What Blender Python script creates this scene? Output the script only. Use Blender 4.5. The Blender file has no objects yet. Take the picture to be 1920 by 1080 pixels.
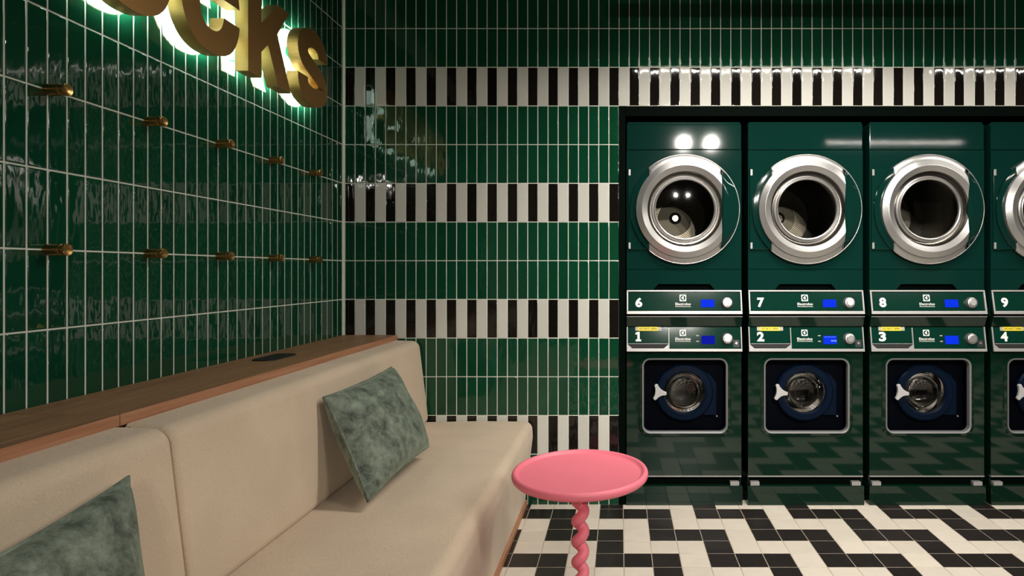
import bpy, bmesh, math, random
from mathutils import Vector, Matrix
random.seed(7)
SC = bpy.context.scene
COL = SC.collection
PI = math.pi
# ---------------------------------------------------------------- camera
F_PX, CXP, CYP = 1113.5, 1163.0, 508.0       # focal length and principal point in pixels of the 1920x1080 frame
DCAM, HCAM = 3.07, 1.208
cam_d = bpy.data.cameras.new('camera'); cam = bpy.data.objects.new('camera', cam_d); COL.objects.link(cam)
cam_d.sensor_fit = 'HORIZONTAL'; cam_d.sensor_width = 36.0
cam_d.lens = 36.0 * F_PX / 1920.0
cam_d.shift_x = (960.0 - CXP) / 1920.0
cam_d.shift_y = -(540.0 - CYP) / 1920.0
cam_d.clip_start = 0.02
cam.location = (0, -DCAM, HCAM); cam.rotation_euler = (PI/2, 0, 0)
SC.camera = cam
# ---------------------------------------------------------------- world and exposure
w = bpy.data.worlds.new('world'); SC.world = w; w.use_nodes = True
w.node_tree.nodes['Background'].inputs[0].default_value = (0.012, 0.012, 0.011, 1)
w.node_tree.nodes['Background'].inputs[1].default_value = 1.0
vs = SC.view_settings
vs.view_transform = 'Standard'; vs.look = 'None'; vs.gamma = 1.0; vs.use_curve_mapping = False
vs.exposure = 0.0
WARM = (1.0, 0.95, 0.87)
LAMP_Z = 2.52
# (x0, x1, y, watts): slim linear pendants, read from their reflections in tiles and machines
LAMPS = [(0.10, 1.66, -0.84, 31.0), (2.05, 3.60, -0.84, 20.0), (2.11, 3.51, -3.02, 70.0)]
# (x, y, watts, aim from straight down, cone, label)
SPOTS = [(0.65, -3.02, 5.0, 62, 60, 'left one of the pair above the camera'), (0.93, -3.02, 5.0, 62, 60, 'right one of the pair above the camera'),
         (0.73, -5.93, 7.0, 66, 74, 'left one of the pair deep in the room'), (1.06, -5.93, 7.0, 66, 74, 'right one of the pair deep in the room')]
BACKLIGHT = 26.0

# ---------------------------------------------------------------- helpers
def px(X, Y, Z):
    d = Y + DCAM
    if d < 0.05: return None
    return (CXP + F_PX * X / d, CYP - F_PX * (Z - HCAM) / d, d)

def obj(name, me, mat=None, parent=None, loc=None, rot=None):
    if isinstance(me, bmesh.types.BMesh):
        bm = me; me = bpy.data.meshes.new(name); bm.normal_update(); bm.to_mesh(me); bm.free()
    o = bpy.data.objects.new(name, me); COL.objects.link(o)
    if mat is not None and len(me.materials) == 0:
        for m in (mat if isinstance(mat, (list, tuple)) else [mat]): me.materials.append(m)
    if parent: o.parent = parent
    if loc: o.location = loc
    if rot: o.rotation_euler = rot
    return o
def tag(o, label=None, cat=None, group=None, kind=None):
    if label: o['label'] = label
    if cat: o['category'] = cat
    if group: o['group'] = group
    if kind: o['kind'] = kind
    return o
def thing(name, loc, label, cat, group=None, rot=None):
    o = bpy.data.objects.new(name, None); COL.objects.link(o); o.location = loc
    o.empty_display_size = 0.05
    if rot: o.rotation_euler = rot
    return tag(o, label, cat, group)
def copy_tree(o, parent=None):
    c = o.copy(); COL.objects.link(c); c.parent = parent
    for ch in o.children: copy_tree(ch, c)
    return c
def recalc(bm): bmesh.ops.recalc_face_normals(bm, faces=bm.faces)
def smooth(bm, ang=None):
    for f in bm.faces: f.smooth = True
    if ang is not None:
        for e in bm.edges:
            if len(e.link_faces) == 2 and e.calc_face_angle(0) > ang: e.smooth = False
def box(bm, x0, x1, y0, y1, z0, z1, bev=0.0, seg=2, mi=0):
    vs_ = [bm.verts.new(p) for p in ((x0,y0,z0),(x1,y0,z0),(x1,y1,z0),(x0,y1,z0),(x0,y0,z1),(x1,y0,z1),(x1,y1,z1),(x0,y1,z1))]
    fs = [bm.faces.new([vs_[i] for i in q]) for q in ((0,3,2,1),(4,5,6,7),(0,1,5,4),(1,2,6,5),(2,3,7,6),(3,0,4,7))]
    for f in fs: f.material_index = mi
    if bev > 0:
        es = set(e for f in fs for e in f.edges)
        bmesh.ops.bevel(bm, geom=list(es), offset=bev, segments=seg, affect='EDGES', profile=0.5)
    return fs
def rrect(x0, x1, z0, z1, r, n=6):
    pts = []
    for cx, cz, a0 in ((x1-r, z1-r, 0), (x0+r, z1-r, PI/2), (x0+r, z0+r, PI), (x1-r, z0+r, 1.5*PI)):
        for i in range(n+1):
            a = a0 + PI/2*i/n; pts.append((cx + r*math.cos(a), cz + r*math.sin(a)))
    return pts
def circ(cx, cz, r, n=48): return [(cx + r*math.cos(2*PI*i/n), cz + r*math.sin(2*PI*i/n)) for i in range(n)]
def rect(x0, x1, z0, z1): return [(x0,z0),(x1,z0),(x1,z1),(x0,z1)]
def prism(bm, pts, y0, y1, mi=0):                # polygon in XZ, from y0 (front) to y1
    a = [bm.verts.new((x, y0, z)) for x, z in pts]; b = [bm.verts.new((x, y1, z)) for x, z in pts]
    n = len(pts); fs = [bm.faces.new(a), bm.faces.new(b[::-1])]
    for i in range(n): fs.append(bm.faces.new((a[i], b[i], b[(i+1) % n], a[(i+1) % n])))
    for f in fs: f.material_index = mi
    bmesh.ops.recalc_face_normals(bm, faces=fs)
    return fs
def raycast(pts, c, a):
    dx, dz = math.cos(a), math.sin(a); best = None
    n = len(pts)
    for i in range(n):
        (ax, az), (bx, bz) = pts[i], pts[(i+1) % n]
        ex, ez = bx-ax, bz-az; den = dx*ez - dz*ex
        if abs(den) < 1e-12: continue
        t = ((ax-c[0])*ez - (az-c[1])*ex)/den; s = ((ax-c[0])*dz - (az-c[1])*dx)/den
        if t > 0 and -1e-6 <= s <= 1+1e-6 and (best is None or t > best): best = t
    return (c[0]+dx*best, c[1]+dz*best)
def ring(bm, outer, inner, c, y0, y1, mi=0, yi0=None):   # plate with a hole; yi0 lets the inner front edge differ
    angs = sorted(set(round(math.atan2(z-c[1], x-c[0]), 6) for x, z in list(outer)+list(inner)))
    if yi0 is None: yi0 = y0
    L = []
    for a in angs:
        o_, i_ = raycast(outer, c, a), raycast(inner, c, a)
        L.append([bm.verts.new((o_[0], y0, o_[1])), bm.verts.new((i_[0], yi0, i_[1])), bm.verts.new((i_[0], y1, i_[1])), bm.verts.new((o_[0], y1, o_[1]))])
    fs = []
    for k in range(len(L)):
        A, B = L[k], L[(k+1) % len(L)]
        for j in range(4): fs.append(bm.faces.new((A[j], A[(j+1) % 4], B[(j+1) % 4], B[j])))
    for f in fs: f.material_index = mi
    bmesh.ops.recalc_face_normals(bm, faces=fs)
    return fs
def lathe(bm, prof, cx=0, cz=0, n=64, mi=0, closed=False):     # prof: (radius, protrusion towards -Y)
    rows = []
    for r, p in prof:
        if r < 1e-6: rows.append([bm.verts.new((cx, -p, cz))])
        else: rows.append([bm.verts.new((cx + r*math.cos(2*PI*i/n), -p, cz + r*math.sin(2*PI*i/n))) for i in range(n)])
    fs = []
    m = len(rows); rng = range(m if closed else m-1)
    for k in rng:
        A, B = rows[k], rows[(k+1) % m]
        for i in range(n):
            j = (i+1) % n
            if len(A) == 1 and len(B) == 1: continue
            if len(A) == 1: fs.append(bm.faces.new((A[0], B[i], B[j])))
            elif len(B) == 1: fs.append(bm.faces.new((A[i], B[0], A[j])))
            else: fs.append(bm.faces.new((A[i], B[i], B[j], A[j])))
    for f in fs: f.material_index = mi
    bmesh.ops.recalc_face_normals(bm, faces=fs)
    return fs
def cut(bm, co, no):
    r = bmesh.ops.bisect_plane(bm, geom=bm.verts[:]+bm.edges[:]+bm.faces[:], dist=1e-6, plane_co=co, plane_no=no, clear_outer=True)
    es = [e for e in r['geom_cut'] if isinstance(e, bmesh.types.BMEdge)]
    if es: bmesh.ops.holes_fill(bm, edges=es, sides=0)
def text_mesh(body, height, bold=0.0, width=None, depth=0.0006):
    cu = bpy.data.curves.new('lettering', 'FONT'); cu.body = body; cu.size = 1.0; cu.offset = bold; cu.extrude = 0.0
    cu.resolution_u = 3; cu.align_x = 'CENTER'
    o = bpy.data.objects.new('lettering', cu); COL.objects.link(o)
    dg = bpy.context.evaluated_depsgraph_get(); me = bpy.data.meshes.new_from_object(o.evaluated_get(dg))
    bpy.data.objects.remove(o); bpy.data.curves.remove(cu)
    xs = [v.co.x for v in me.vertices]; ys = [v.co.y for v in me.vertices]
    sy = height/(max(ys)-min(ys)); sx = sy if width is None else width/(max(xs)-min(xs))
    xm, y0 = (max(xs)+min(xs))/2, min(ys)
    for v in me.vertices: v.co = ((v.co.x-xm)*sx, -depth, (v.co.y-y0)*sy)
    me.materials.clear()
    return me

# ---------------------------------------------------------------- materials
def nodes(name):
    m = bpy.data.materials.new(name); m.use_nodes = True
    nt = m.node_tree; return m, nt, nt.nodes['Principled BSDF']
def N(nt, t, **kw):
    n = nt.nodes.new(t)
    for k, v in kw.items(): setattr(n, k, v)
    return n
def principled(name, col, rough=0.5, metal=0.0, spec=0.5, coat=0.0, noise=0.0, nscale=20, bump=0.0, bscale=40, bdist=0.001, stretch=(1,1,1), sheen=0.0, rnd=0.0, detail=3):
    m, nt, b = nodes(name)
    b.inputs['Base Color'].default_value = (*col, 1); b.inputs['Roughness'].default_value = rough
    b.inputs['Metallic'].default_value = metal; b.inputs['Specular IOR Level'].default_value = spec
    b.inputs['Coat Weight'].default_value = coat; b.inputs['Sheen Weight'].default_value = sheen
    tc = N(nt, 'ShaderNodeTexCoord'); mp = N(nt, 'ShaderNodeMapping'); mp.inputs['Scale'].default_value = stretch
    nt.links.new(tc.outputs['Object'], mp.inputs['Vector'])
    oi = N(nt, 'ShaderNodeObjectInfo'); mul = N(nt, 'ShaderNodeMath', operation='MULTIPLY'); mul.inputs[1].default_value = 50.0
    nt.links.new(oi.outputs['Random'], mul.inputs[0])
    def noise_node(scale):
        n = N(nt, 'ShaderNodeTexNoise', noise_dimensions='4D'); n.inputs['Scale'].default_value = scale; n.inputs['Detail'].default_value = detail
        nt.links.new(mp.outputs[0], n.inputs['Vector']); nt.links.new(mul.outputs[0], n.inputs['W']); return n
    if noise or rnd:
        hv = N(nt, 'ShaderNodeHueSaturation'); hv.inputs['Color'].default_value = (*col, 1)
        val = None
        if noise:
            n = noise_node(nscale); mr = N(nt, 'ShaderNodeMapRange'); mr.inputs[1].default_value = 0.25; mr.inputs[2].default_value = 0.75
            mr.inputs[3].default_value = 1-noise; mr.inputs[4].default_value = 1+noise
            nt.links.new(n.outputs['Fac'], mr.inputs[0]); val = mr.outputs[0]
        if rnd:
            mr2 = N(nt, 'ShaderNodeMapRange'); mr2.inputs[3].default_value = 1-rnd; mr2.inputs[4].default_value = 1+rnd
            nt.links.new(oi.outputs['Random'], mr2.inputs[0])
            if val is None: val = mr2.outputs[0]
            else:
                mm = N(nt, 'ShaderNodeMath', operation='MULTIPLY'); nt.links.new(val, mm.inputs[0]); nt.links.new(mr2.outputs[0], mm.inputs[1]); val = mm.outputs[0]
        nt.links.new(val, hv.inputs['Value']); nt.links.new(hv.outputs[0], b.inputs['Base Color'])
    if bump:
        n = noise_node(bscale); bp = N(nt, 'ShaderNodeBump'); bp.inputs['Strength'].default_value = bump; bp.inputs['Distance'].default_value = bdist
        nt.links.new(n.outputs['Fac'], bp.inputs['Height']); nt.links.new(bp.outputs[0], b.inputs['Normal'])
        if coat: nt.links.new(bp.outputs[0], b.inputs['Coat Normal'])
    return m
def emission(name, col, strength):
    m, nt, b = nodes(name)
    b.inputs['Base Color'].default_value = (0.002, 0.002, 0.002, 1); b.inputs['Specular IOR Level'].default_value = 0.02; b.inputs['Roughness'].default_value = 0.7
    b.inputs['Emission Color'].default_value = (*col, 1); b.inputs['Emission Strength'].default_value = strength
    return m
def thin_glass(name, tint=(0.9, 0.9, 0.9), ior=1.55, rough=0.02):
    m = bpy.data.materials.new(name); m.use_nodes = True; nt = m.node_tree; nt.nodes.clear()
    out = N(nt, 'ShaderNodeOutputMaterial'); mix = N(nt, 'ShaderNodeMixShader'); tr = N(nt, 'ShaderNodeBsdfTransparent'); gl = N(nt, 'ShaderNodeBsdfGlossy')
    fr = N(nt, 'ShaderNodeFresnel'); fr.inputs[0].default_value = ior
    mul = N(nt, 'ShaderNodeMath', operation='MULTIPLY'); mul.inputs[1].default_value = 1.7; mul.use_clamp = True
    tr.inputs[0].default_value = (*tint, 1); gl.inputs['Roughness'].default_value = rough
    nt.links.new(fr.outputs[0], mul.inputs[0]); nt.links.new(mul.outputs[0], mix.inputs[0]); nt.links.new(tr.outputs[0], mix.inputs[1]); nt.links.new(gl.outputs[0], mix.inputs[2])
    nt.links.new(mix.outputs[0], out.inputs[0]); return m
def wood(name, c1, c2, axis='Y'):
    m, nt, b = nodes(name)
    tc = N(nt, 'ShaderNodeTexCoord'); mp = N(nt, 'ShaderNodeMapping')
    mp.inputs['Scale'].default_value = (60, 3, 60) if axis == 'Y' else (3, 60, 60)
    n = N(nt, 'ShaderNodeTexNoise'); n.inputs['Scale'].default_value = 1.3; n.inputs['Detail'].default_value = 6; n.inputs['Roughness'].default_value = 0.65; n.inputs['Distortion'].default_value = 0.4
    cr = N(nt, 'ShaderNodeValToRGB'); cr.color_ramp.elements[0].color = (*c1, 1); cr.color_ramp.elements[1].color = (*c2, 1)
    cr.color_ramp.elements[0].position = 0.35; cr.color_ramp.elements[1].position = 0.68
    bp = N(nt, 'ShaderNodeBump'); bp.inputs['Strength'].default_value = 0.25; bp.inputs['Distance'].default_value = 0.001
    nt.links.new(tc.outputs['Object'], mp.inputs[0]); nt.links.new(mp.outputs[0], n.inputs['Vector']); nt.links.new(n.outputs['Fac'], cr.inputs[0])
    nt.links.new(cr.outputs[0], b.inputs['Base Color']); nt.links.new(n.outputs['Fac'], bp.inputs['Height']); nt.links.new(bp.outputs[0], b.inputs['Normal'])
    b.inputs['Roughness'].default_value = 0.5; return m
def fabric(name, c):
    m, nt, b = nodes(name)
    tc = N(nt, 'ShaderNodeTexCoord')
    def nz(scale, st, det=2):
        mp = N(nt, 'ShaderNodeMapping'); mp.inputs['Scale'].default_value = st; nt.links.new(tc.outputs['Object'], mp.inputs[0])
        n = N(nt, 'ShaderNodeTexNoise'); n.inputs['Scale'].default_value = scale; n.inputs['Detail'].default_value = det; nt.links.new(mp.outputs[0], n.inputs['Vector']); return n
    a = nz(220, (1, 1, 6)); d = nz(220, (1, 6, 1)); g = nz(5, (1, 1, 1), 4)
    mx = N(nt, 'ShaderNodeMath', operation='ADD'); nt.links.new(a.outputs['Fac'], mx.inputs[0]); nt.links.new(d.outputs['Fac'], mx.inputs[1])
    mr = N(nt, 'ShaderNodeMapRange'); mr.inputs[1].default_value = 0.6; mr.inputs[2].default_value = 1.4; mr.inputs[3].default_value = 0.82; mr.inputs[4].default_value = 1.14
    nt.links.new(mx.outputs[0], mr.inputs[0])
    mr2 = N(nt, 'ShaderNodeMapRange'); mr2.inputs[1].default_value = 0.3; mr2.inputs[2].default_value = 0.7; mr2.inputs[3].default_value = 0.94; mr2.inputs[4].default_value = 1.05
    nt.links.new(g.outputs['Fac'], mr2.inputs[0])
    mm = N(nt, 'ShaderNodeMath', operation='MULTIPLY'); nt.links.new(mr.outputs[0], mm.inputs[0]); nt.links.new(mr2.outputs[0], mm.inputs[1])
    hv = N(nt, 'ShaderNodeHueSaturation'); hv.inputs['Color'].default_value = (*c, 1); nt.links.new(mm.outputs[0], hv.inputs['Value'])
    nt.links.new(hv.outputs[0], b.inputs['Base Color'])
    bp = N(nt, 'ShaderNodeBump'); bp.inputs['Strength'].default_value = 0.35; bp.inputs['Distance'].default_value = 0.0008
    nt.links.new(mx.outputs[0], bp.inputs['Height']); nt.links.new(bp.outputs[0], b.inputs['Normal'])
    b.inputs['Roughness'].default_value = 0.95; b.inputs['Specular IOR Level'].default_value = 0.15; b.inputs['Sheen Weight'].default_value = 0.15
    return m
def velvet(name, c1, c2):
    m, nt, b = nodes(name)
    tc = N(nt, 'ShaderNodeTexCoord'); n = N(nt, 'ShaderNodeTexNoise'); n.inputs['Scale'].default_value = 20; n.inputs['Detail'].default_value = 8
    n.inputs['Roughness'].default_value = 0.72; n.inputs['Distortion'].default_value = 0.25
    oi = N(nt, 'ShaderNodeObjectInfo'); va = N(nt, 'ShaderNodeVectorMath', operation='ADD'); cb = N(nt, 'ShaderNodeCombineXYZ')
    ml = N(nt, 'ShaderNodeMath', operation='MULTIPLY'); ml.inputs[1].default_value = 20; nt.links.new(oi.outputs['Random'], ml.inputs[0]); nt.links.new(ml.outputs[0], cb.inputs[0])
    nt.links.new(tc.outputs['Object'], va.inputs[0]); nt.links.new(cb.outputs[0], va.inputs[1]); nt.links.new(va.outputs[0], n.inputs['Vector'])
    cr = N(nt, 'ShaderNodeValToRGB'); cr.color_ramp.elements[0].color = (*c1, 1); cr.color_ramp.elements[1].color = (*c2, 1)
    cr.color_ramp.elements[0].position = 0.36; cr.color_ramp.elements[1].position = 0.66
    bp = N(nt, 'ShaderNodeBump'); bp.inputs['Strength'].default_value = 0.55; bp.inputs['Distance'].default_value = 0.006
    nt.links.new(n.outputs['Fac'], cr.inputs[0]); nt.links.new(cr.outputs[0], b.inputs['Base Color']); nt.links.new(n.outputs['Fac'], bp.inputs['Height']); nt.links.new(bp.outputs[0], b.inputs['Normal'])
    b.inputs['Roughness'].default_value = 0.6; b.inputs['Sheen Weight'].default_value = 0.45; b.inputs['Sheen Roughness'].default_value = 0.35
    b.inputs['Sheen Tint'].default_value = (0.62, 0.72, 0.60, 1); b.inputs['Specular IOR Level'].default_value = 0.25
    return m

M = {}
M['grout'] = principled('grout', (0.66, 0.69, 0.60), 0.85, noise=0.08, nscale=60)
M['tile_green'] = principled('glazed green tile', (0.004, 0.050, 0.023), 0.035, noise=0.10, nscale=14, bump=0.5, bscale=34, bdist=0.0016, rnd=0.10, detail=1.5, stretch=(1, 1, 0.40))
M['tile_white'] = principled('glazed white tile', (0.62, 0.61, 0.56), 0.045, bump=0.45, bscale=30, bdist=0.0016, rnd=0.05, detail=1.5, stretch=(1, 1, 0.35))
M['tile_black'] = principled('glazed black tile', (0.008, 0.006, 0.005), 0.045, bump=0.5, bscale=30, bdist=0.0016, rnd=0.3, detail=1.5, stretch=(1, 1, 0.35))
M['floor_grout'] = principled('floor grout', (0.42, 0.36, 0.28), 0.9, noise=0.1, nscale=30)
M['floor_white'] = principled('white floor tile', (0.68, 0.61, 0.52), 0.42, noise=0.05, nscale=18, rnd=0.05)
M['floor_black'] = principled('black floor tile', (0.016, 0.012, 0.011), 0.40, noise=0.2, nscale=18, rnd=0.15)
M['black'] = principled('matt black', (0.008, 0.008, 0.008), 0.7)
M['dark_paint'] = principled('dark painted plaster', (0.13, 0.14, 0.12), 0.8, noise=0.1, nscale=4)
M['cream_paint'] = principled('cream paint', (0.72, 0.66, 0.56), 0.6, noise=0.03, nscale=8)
M['trim'] = principled('black green lacquer', (0.001, 0.003, 0.002), 0.6, spec=0.02)
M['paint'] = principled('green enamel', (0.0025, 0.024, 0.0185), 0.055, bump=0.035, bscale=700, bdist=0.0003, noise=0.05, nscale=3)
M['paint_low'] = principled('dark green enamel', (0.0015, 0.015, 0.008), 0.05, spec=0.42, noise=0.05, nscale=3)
M['panel'] = principled('green control film', (0.0025, 0.028, 0.018), 0.08)
M['silver'] = principled('brushed aluminium', (0.44, 0.43, 0.42), 0.30, metal=0.8, noise=0.03, nscale=40)
M['silver_trim'] = principled('satin grey plastic', (0.36, 0.35, 0.34), 0.35, metal=0.3)
M['gasket'] = principled('grey gasket', (0.15, 0.15, 0.15), 0.4)
M['plate_steel'] = principled('satin steel', (0.80, 0.72, 0.56), 0.38, metal=0.4, noise=0.06, nscale=40)
M['steel'] = principled('drum steel', (0.50, 0.46, 0.40), 0.24, metal=1.0, noise=0.15, nscale=8, bump=0.2, bscale=12, bdist=0.004)
M['drum_dark'] = principled('dark drum wall', (0.10, 0.094, 0.082), 0.35, metal=0.7)
M['wash_steel'] = principled('washer drum steel', (0.22, 0.20, 0.17), 0.22, metal=1.0, noise=0.3, nscale=14, bump=0.35, bscale=16, bdist=0.006)
M['cone'] = principled('groove-shaded metal', (0.24, 0.225, 0.20), 0.25, metal=1.0)  # door ring metal, base colour darkened to carry the shade of the deep groove
M['rubber'] = principled('black rubber', (0.010, 0.010, 0.010), 0.5)
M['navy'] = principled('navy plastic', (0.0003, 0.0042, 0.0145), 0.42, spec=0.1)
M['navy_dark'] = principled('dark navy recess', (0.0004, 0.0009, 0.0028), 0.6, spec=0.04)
M['handle_grey'] = principled('pale grey plastic', (0.42, 0.41, 0.41), 0.45)
M['glass'] = thin_glass('door glass', (0.95, 0.95, 0.93))
M['white_print'] = principled('white print', (0.80, 0.80, 0.76), 0.5)
M['yellow'] = principled('yellow sticker', (0.80, 0.62, 0.03), 0.5)
M['sticker_grey'] = principled('grey sticker', (0.38, 0.36, 0.30), 0.5)
M['screen'] = emission('blue screen', (0.0, 0.035, 0.9), 0.95)
M['screen_dim'] = emission('dim blue screen', (0.0, 0.01, 0.6), 0.6)
M['screen_text'] = emission('screen lettering', (0.15, 0.3, 1.0), 1.2)
M['brass'] = principled('brushed brass', (0.68, 0.38, 0.14), 0.46, metal=0.9, noise=0.06, nscale=30, stretch=(1, 1, 8))
M['brass_peg'] = principled('turned brass', (0.50, 0.29, 0.10), 0.30, metal=1.0)
M['led'] = emission('white led', (0.80, 1.0, 0.86), BACKLIGHT)
M['lamp_housing'] = principled('black aluminium housing', (0.02, 0.02, 0.02), 0.5)
M['oak'] = wood('oak', (0.22, 0.115, 0.055), (0.37, 0.205, 0.10))
M['oak_edge'] = wood('oak edge', (0.36, 0.155, 0.075), (0.50, 0.25, 0.14))
M['fabric'] = fabric('beige upholstery', (0.66, 0.525, 0.385))
M['velvet'] = velvet('sage velvet', (0.050, 0.066, 0.052), (0.26, 0.31, 0.24))
M['pink'] = principled('pink lacquer', (0.90, 0.20, 0.27), 0.45, noise=0.03, nscale=5)
M['pink_stem'] = M['pink']

# ---------------------------------------------------------------- room shell
CEIL = 2.86; XL = -1.432; XR = 6.2; YF = -7.2; YA = 0.80
TP, TH = 0.0525, 0.2000                    # tile pitch on the walls
OPEN_X, OPEN_Z = -0.008, 2.061             # opening for the machines
X0T = XL + 0.0085                          # first tile edge on the back wall
Z_ROW0 = OPEN_Z                            # a row boundary
MACH_X0, MACH_P, MACH_W = 0.033, 0.6275, 0.593
NM = 5
XEND = MACH_X0 + MACH_P*NM + 0.03
G = 0.0007                                 # grout face lies behind tile face
bm = bmesh.new()
box(bm, XL-0.15, OPEN_X, G, 0.12, -0.1, CEIL); box(bm, OPEN_X, XEND, G, 0.12, OPEN_Z, CEIL); box(bm, XEND, XR+0.1, G, 0.12, -0.1, CEIL)
wall_back = tag(obj('wall_back', bm, M['grout']), kind='structure')
bm = bmesh.new(); box(bm, XL-0.15, XL-G, YF, G, -0.1, CEIL); wall_left = tag(obj('wall_left', bm, M['grout']), kind='structure')
bm = bmesh.new(); box(bm, XR, XR+0.1, YF, G, -0.1, CEIL); tag(obj('wall_right', bm, M['dark_paint']), kind='structure')
bm = bmesh.new(); box(bm, XL-0.15, XR+0.1, YF-0.1, YF, -0.1, CEIL); tag(obj('wall_front', bm, M['dark_paint']), kind='structure')
bm = bmesh.new(); box(bm, XL-0.15, XR+0.1, YF-0.1, 0.12, CEIL, CEIL+0.1); tag(obj('ceiling', bm, M['black']), kind='structure')
bm = bmesh.new()                            # recess behind the machines
box(bm, OPEN_X-0.05, OPEN_X, 0.12, YA, 0, OPEN_Z+0.05); box(bm, XEND, XEND+0.05, 0.12, YA, 0, OPEN_Z+0.05)
box(bm, OPEN_X-0.05, XEND+0.05, YA, YA+0.05, 0, OPEN_Z+0.05); box(bm, OPEN_X-0.05, XEND+0.05, 0.12, YA, OPEN_Z+0.05, OPEN_Z+0.1)
tag(obj('wall_alcove', bm, M['black']), kind='structure')
bm = bmesh.new()                            # black frame around the machine recess
box(bm, OPEN_X+0.001, OPEN_X+0.034, -0.004, 0.11, 0.0, OPEN_Z-0.001, 0.002); box(bm, OPEN_X+0.034, XEND, 0.004, 0.11, OPEN_Z-0.052, OPEN_Z-0.001, 0.002)
tag(obj('trim_1', bm, M['trim']), kind='structure')
# floor
bm = bmesh.new(); box(bm, XL-0.15, XR+0.1, YF-0.1, YA+0.05, -0.1, -0.0008); floor = tag(obj('floor', bm, M['floor_grout']), kind='structure')

# ---------------------------------------------------------------- tiles
def tile_mesh(name, w_, h_, t, mat, e=1.0):
    """glazed tile in XZ facing -Y, softly rounded edges"""
    bm = bmesh.new(); rows = []
    for ins, y in ((0, 0.002), (0.0003*e, t*0.36), (0.0009*e, t*0.1), (0.0022*e, 0.0), (0.0045*e, 0.0)):
        a, b = w_/2-ins, h_/2-ins
        rows.append([bm.verts.new((x, y, z)) for x, z in ((-a,-b),(a,-b),(a,b),(-a,b))])
    for A, B in zip(rows, rows[1:]):
        for i in range(4): bm.faces.new((A[i], A[(i+1) % 4], B[(i+1) % 4], B[i]))
    bm.faces.new(rows[-1])
    recalc(bm)
    smooth(bm)
    me = bpy.data.meshes.new(name); bm.to_mesh(me); bm.free(); me.materials.append(mat); return me
TW, THH = TP-0.0034, TH-0.0034
def tile_variants(w_, h_):
    return {c: tile_mesh(c+'_tile', w_, h_, 0.0022, M['tile_'+c]) for c in ('green', 'white', 'black')}
TM = tile_variants(TW, THH)
cutcache = {}
def place_tiles(parent, items, rotz, limit=300):
    """items: (colour, loc, height or None, score); the best-seen ones of a colour become objects, the rest one joined part"""
    by = {}
    for it in items: by.setdefault(it[0], []).append(it)
    for c, L in by.items():
        L.sort(key=lambda t: -t[3])
        vis = [t for t in L[:limit] if t[3] > 0]; rest = L[len(vis):]
        for col, loc, h, s in vis:
            if h is None: me = TM[c]
            else:
                k = (c, round(h, 4))
                if k not in cutcache: cutcache[k] = tile_mesh(c+'_tile', TW, h, 0.0022, M['tile_'+c])
                me = cutcache[k]
            o = obj(c+'_tile', me, None, parent, loc)
            o.rotation_euler = (random.gauss(0, 0.0015), random.gauss(0, 0.0008), rotz + random.gauss(0, 0.003)) if rotz == 0 else (0, random.gauss(0, 0.0015), rotz + random.gauss(0, 0.003))
        if rest:
            R = Matrix.Rotation(rotz, 4, 'Z')
            field(c+'_tile_field', TM[c], M['tile_'+c], parent, [Matrix.Translation(loc) @ R @ Matrix.Diagonal((1, 1, (h or THH)/THH, 1)) for col, loc, h, s_ in rest])
def field(name, me, mats, parent, xforms):
    vs0 = [v.co.copy() for v in me.vertices]; fs0 = [tuple(p.vertices) for p in me.polygons]; V = []; Fc = []
    for T in xforms:
        n0 = len(V); V.extend([(T @ v)[:] for v in vs0]); Fc.extend([tuple(i+n0 for i in f) for f in fs0])
    m2 = bpy.data.meshes.new(name); m2.from_pydata(V, [], Fc); m2.materials.append(mats); m2.polygons.foreach_set('use_smooth', [True]*len(Fc)); m2.update()
    return tag(obj(name, m2, None, parent), kind='stuff')
def seen(x, y, z, pad=0):
    p = px(x, y, z)
    return p is not None and -pad < p[0] < 1920+pad and -pad < p[1] < 1080+pad
# row boundaries counted down from the opening's top edge; row r spans Z_ROW0+r*TH .. +(r+1)*TH ; black and white bands every third row
rows = [(r, Z_ROW0 + r*TH, Z_ROW0 + (r+1)*TH) for r in range(-10, 4)]
rows.append((-11, 0.0, Z_ROW0 - 10*TH))
items = []
ncol = int((XR - X0T)/TP)
for r, z0, z1 in rows:
    hcut = None
    if r == -11: hcut = z1 - 0.0017
    if z1 > CEIL: continue
    for k in range(ncol):
        xa = X0T + k*TP; xc = xa + TP/2
        if k >= 27 and r < 0 and xa < XEND + 0.01: continue
        if r % 3 == 0: c = 'black' if k % 2 == 0 else 'white'
        else: c = 'green'
        zc = (z0+z1)/2 if hcut is None else hcut/2
        s = 0
        if seen(xc, 0, z0+0.03) or seen(xc, 0, z1-0.03): s = 10 - 0.001*abs(xc) - (3 if z1 > 2.5 else 0) - (4 if r == -11 else 0)
        if zc < 0.80 and xc < -1.06: s = 0
        if zc < 0.43 and xc < -0.44: s = 0
        items.append((c, (xc, 0, zc), hcut, s))
place_tiles(wall_back, items, 0.0)
items = []
YL0 = -0.0095
for r, z0, z1 in rows:
    if z1 > CEIL or r == -11: continue
    for k in range(0, 62):
        yc = YL0 - k*TP - TP/2; zc = (z0+z1)/2
        s = 0; p = px(XL, yc, zc)
        if p and (seen(XL, yc, z0+0.03) or seen(XL, yc, z1-0.03)) and z1 > 0.90: s = 10 - 0.5*p[2] - (3 if z1 > 2.4 and k < 12 else 0)
        items.append(('green', (XL, yc, zc), None, s))
place_tiles(wall_left, items, PI/2)
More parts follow.
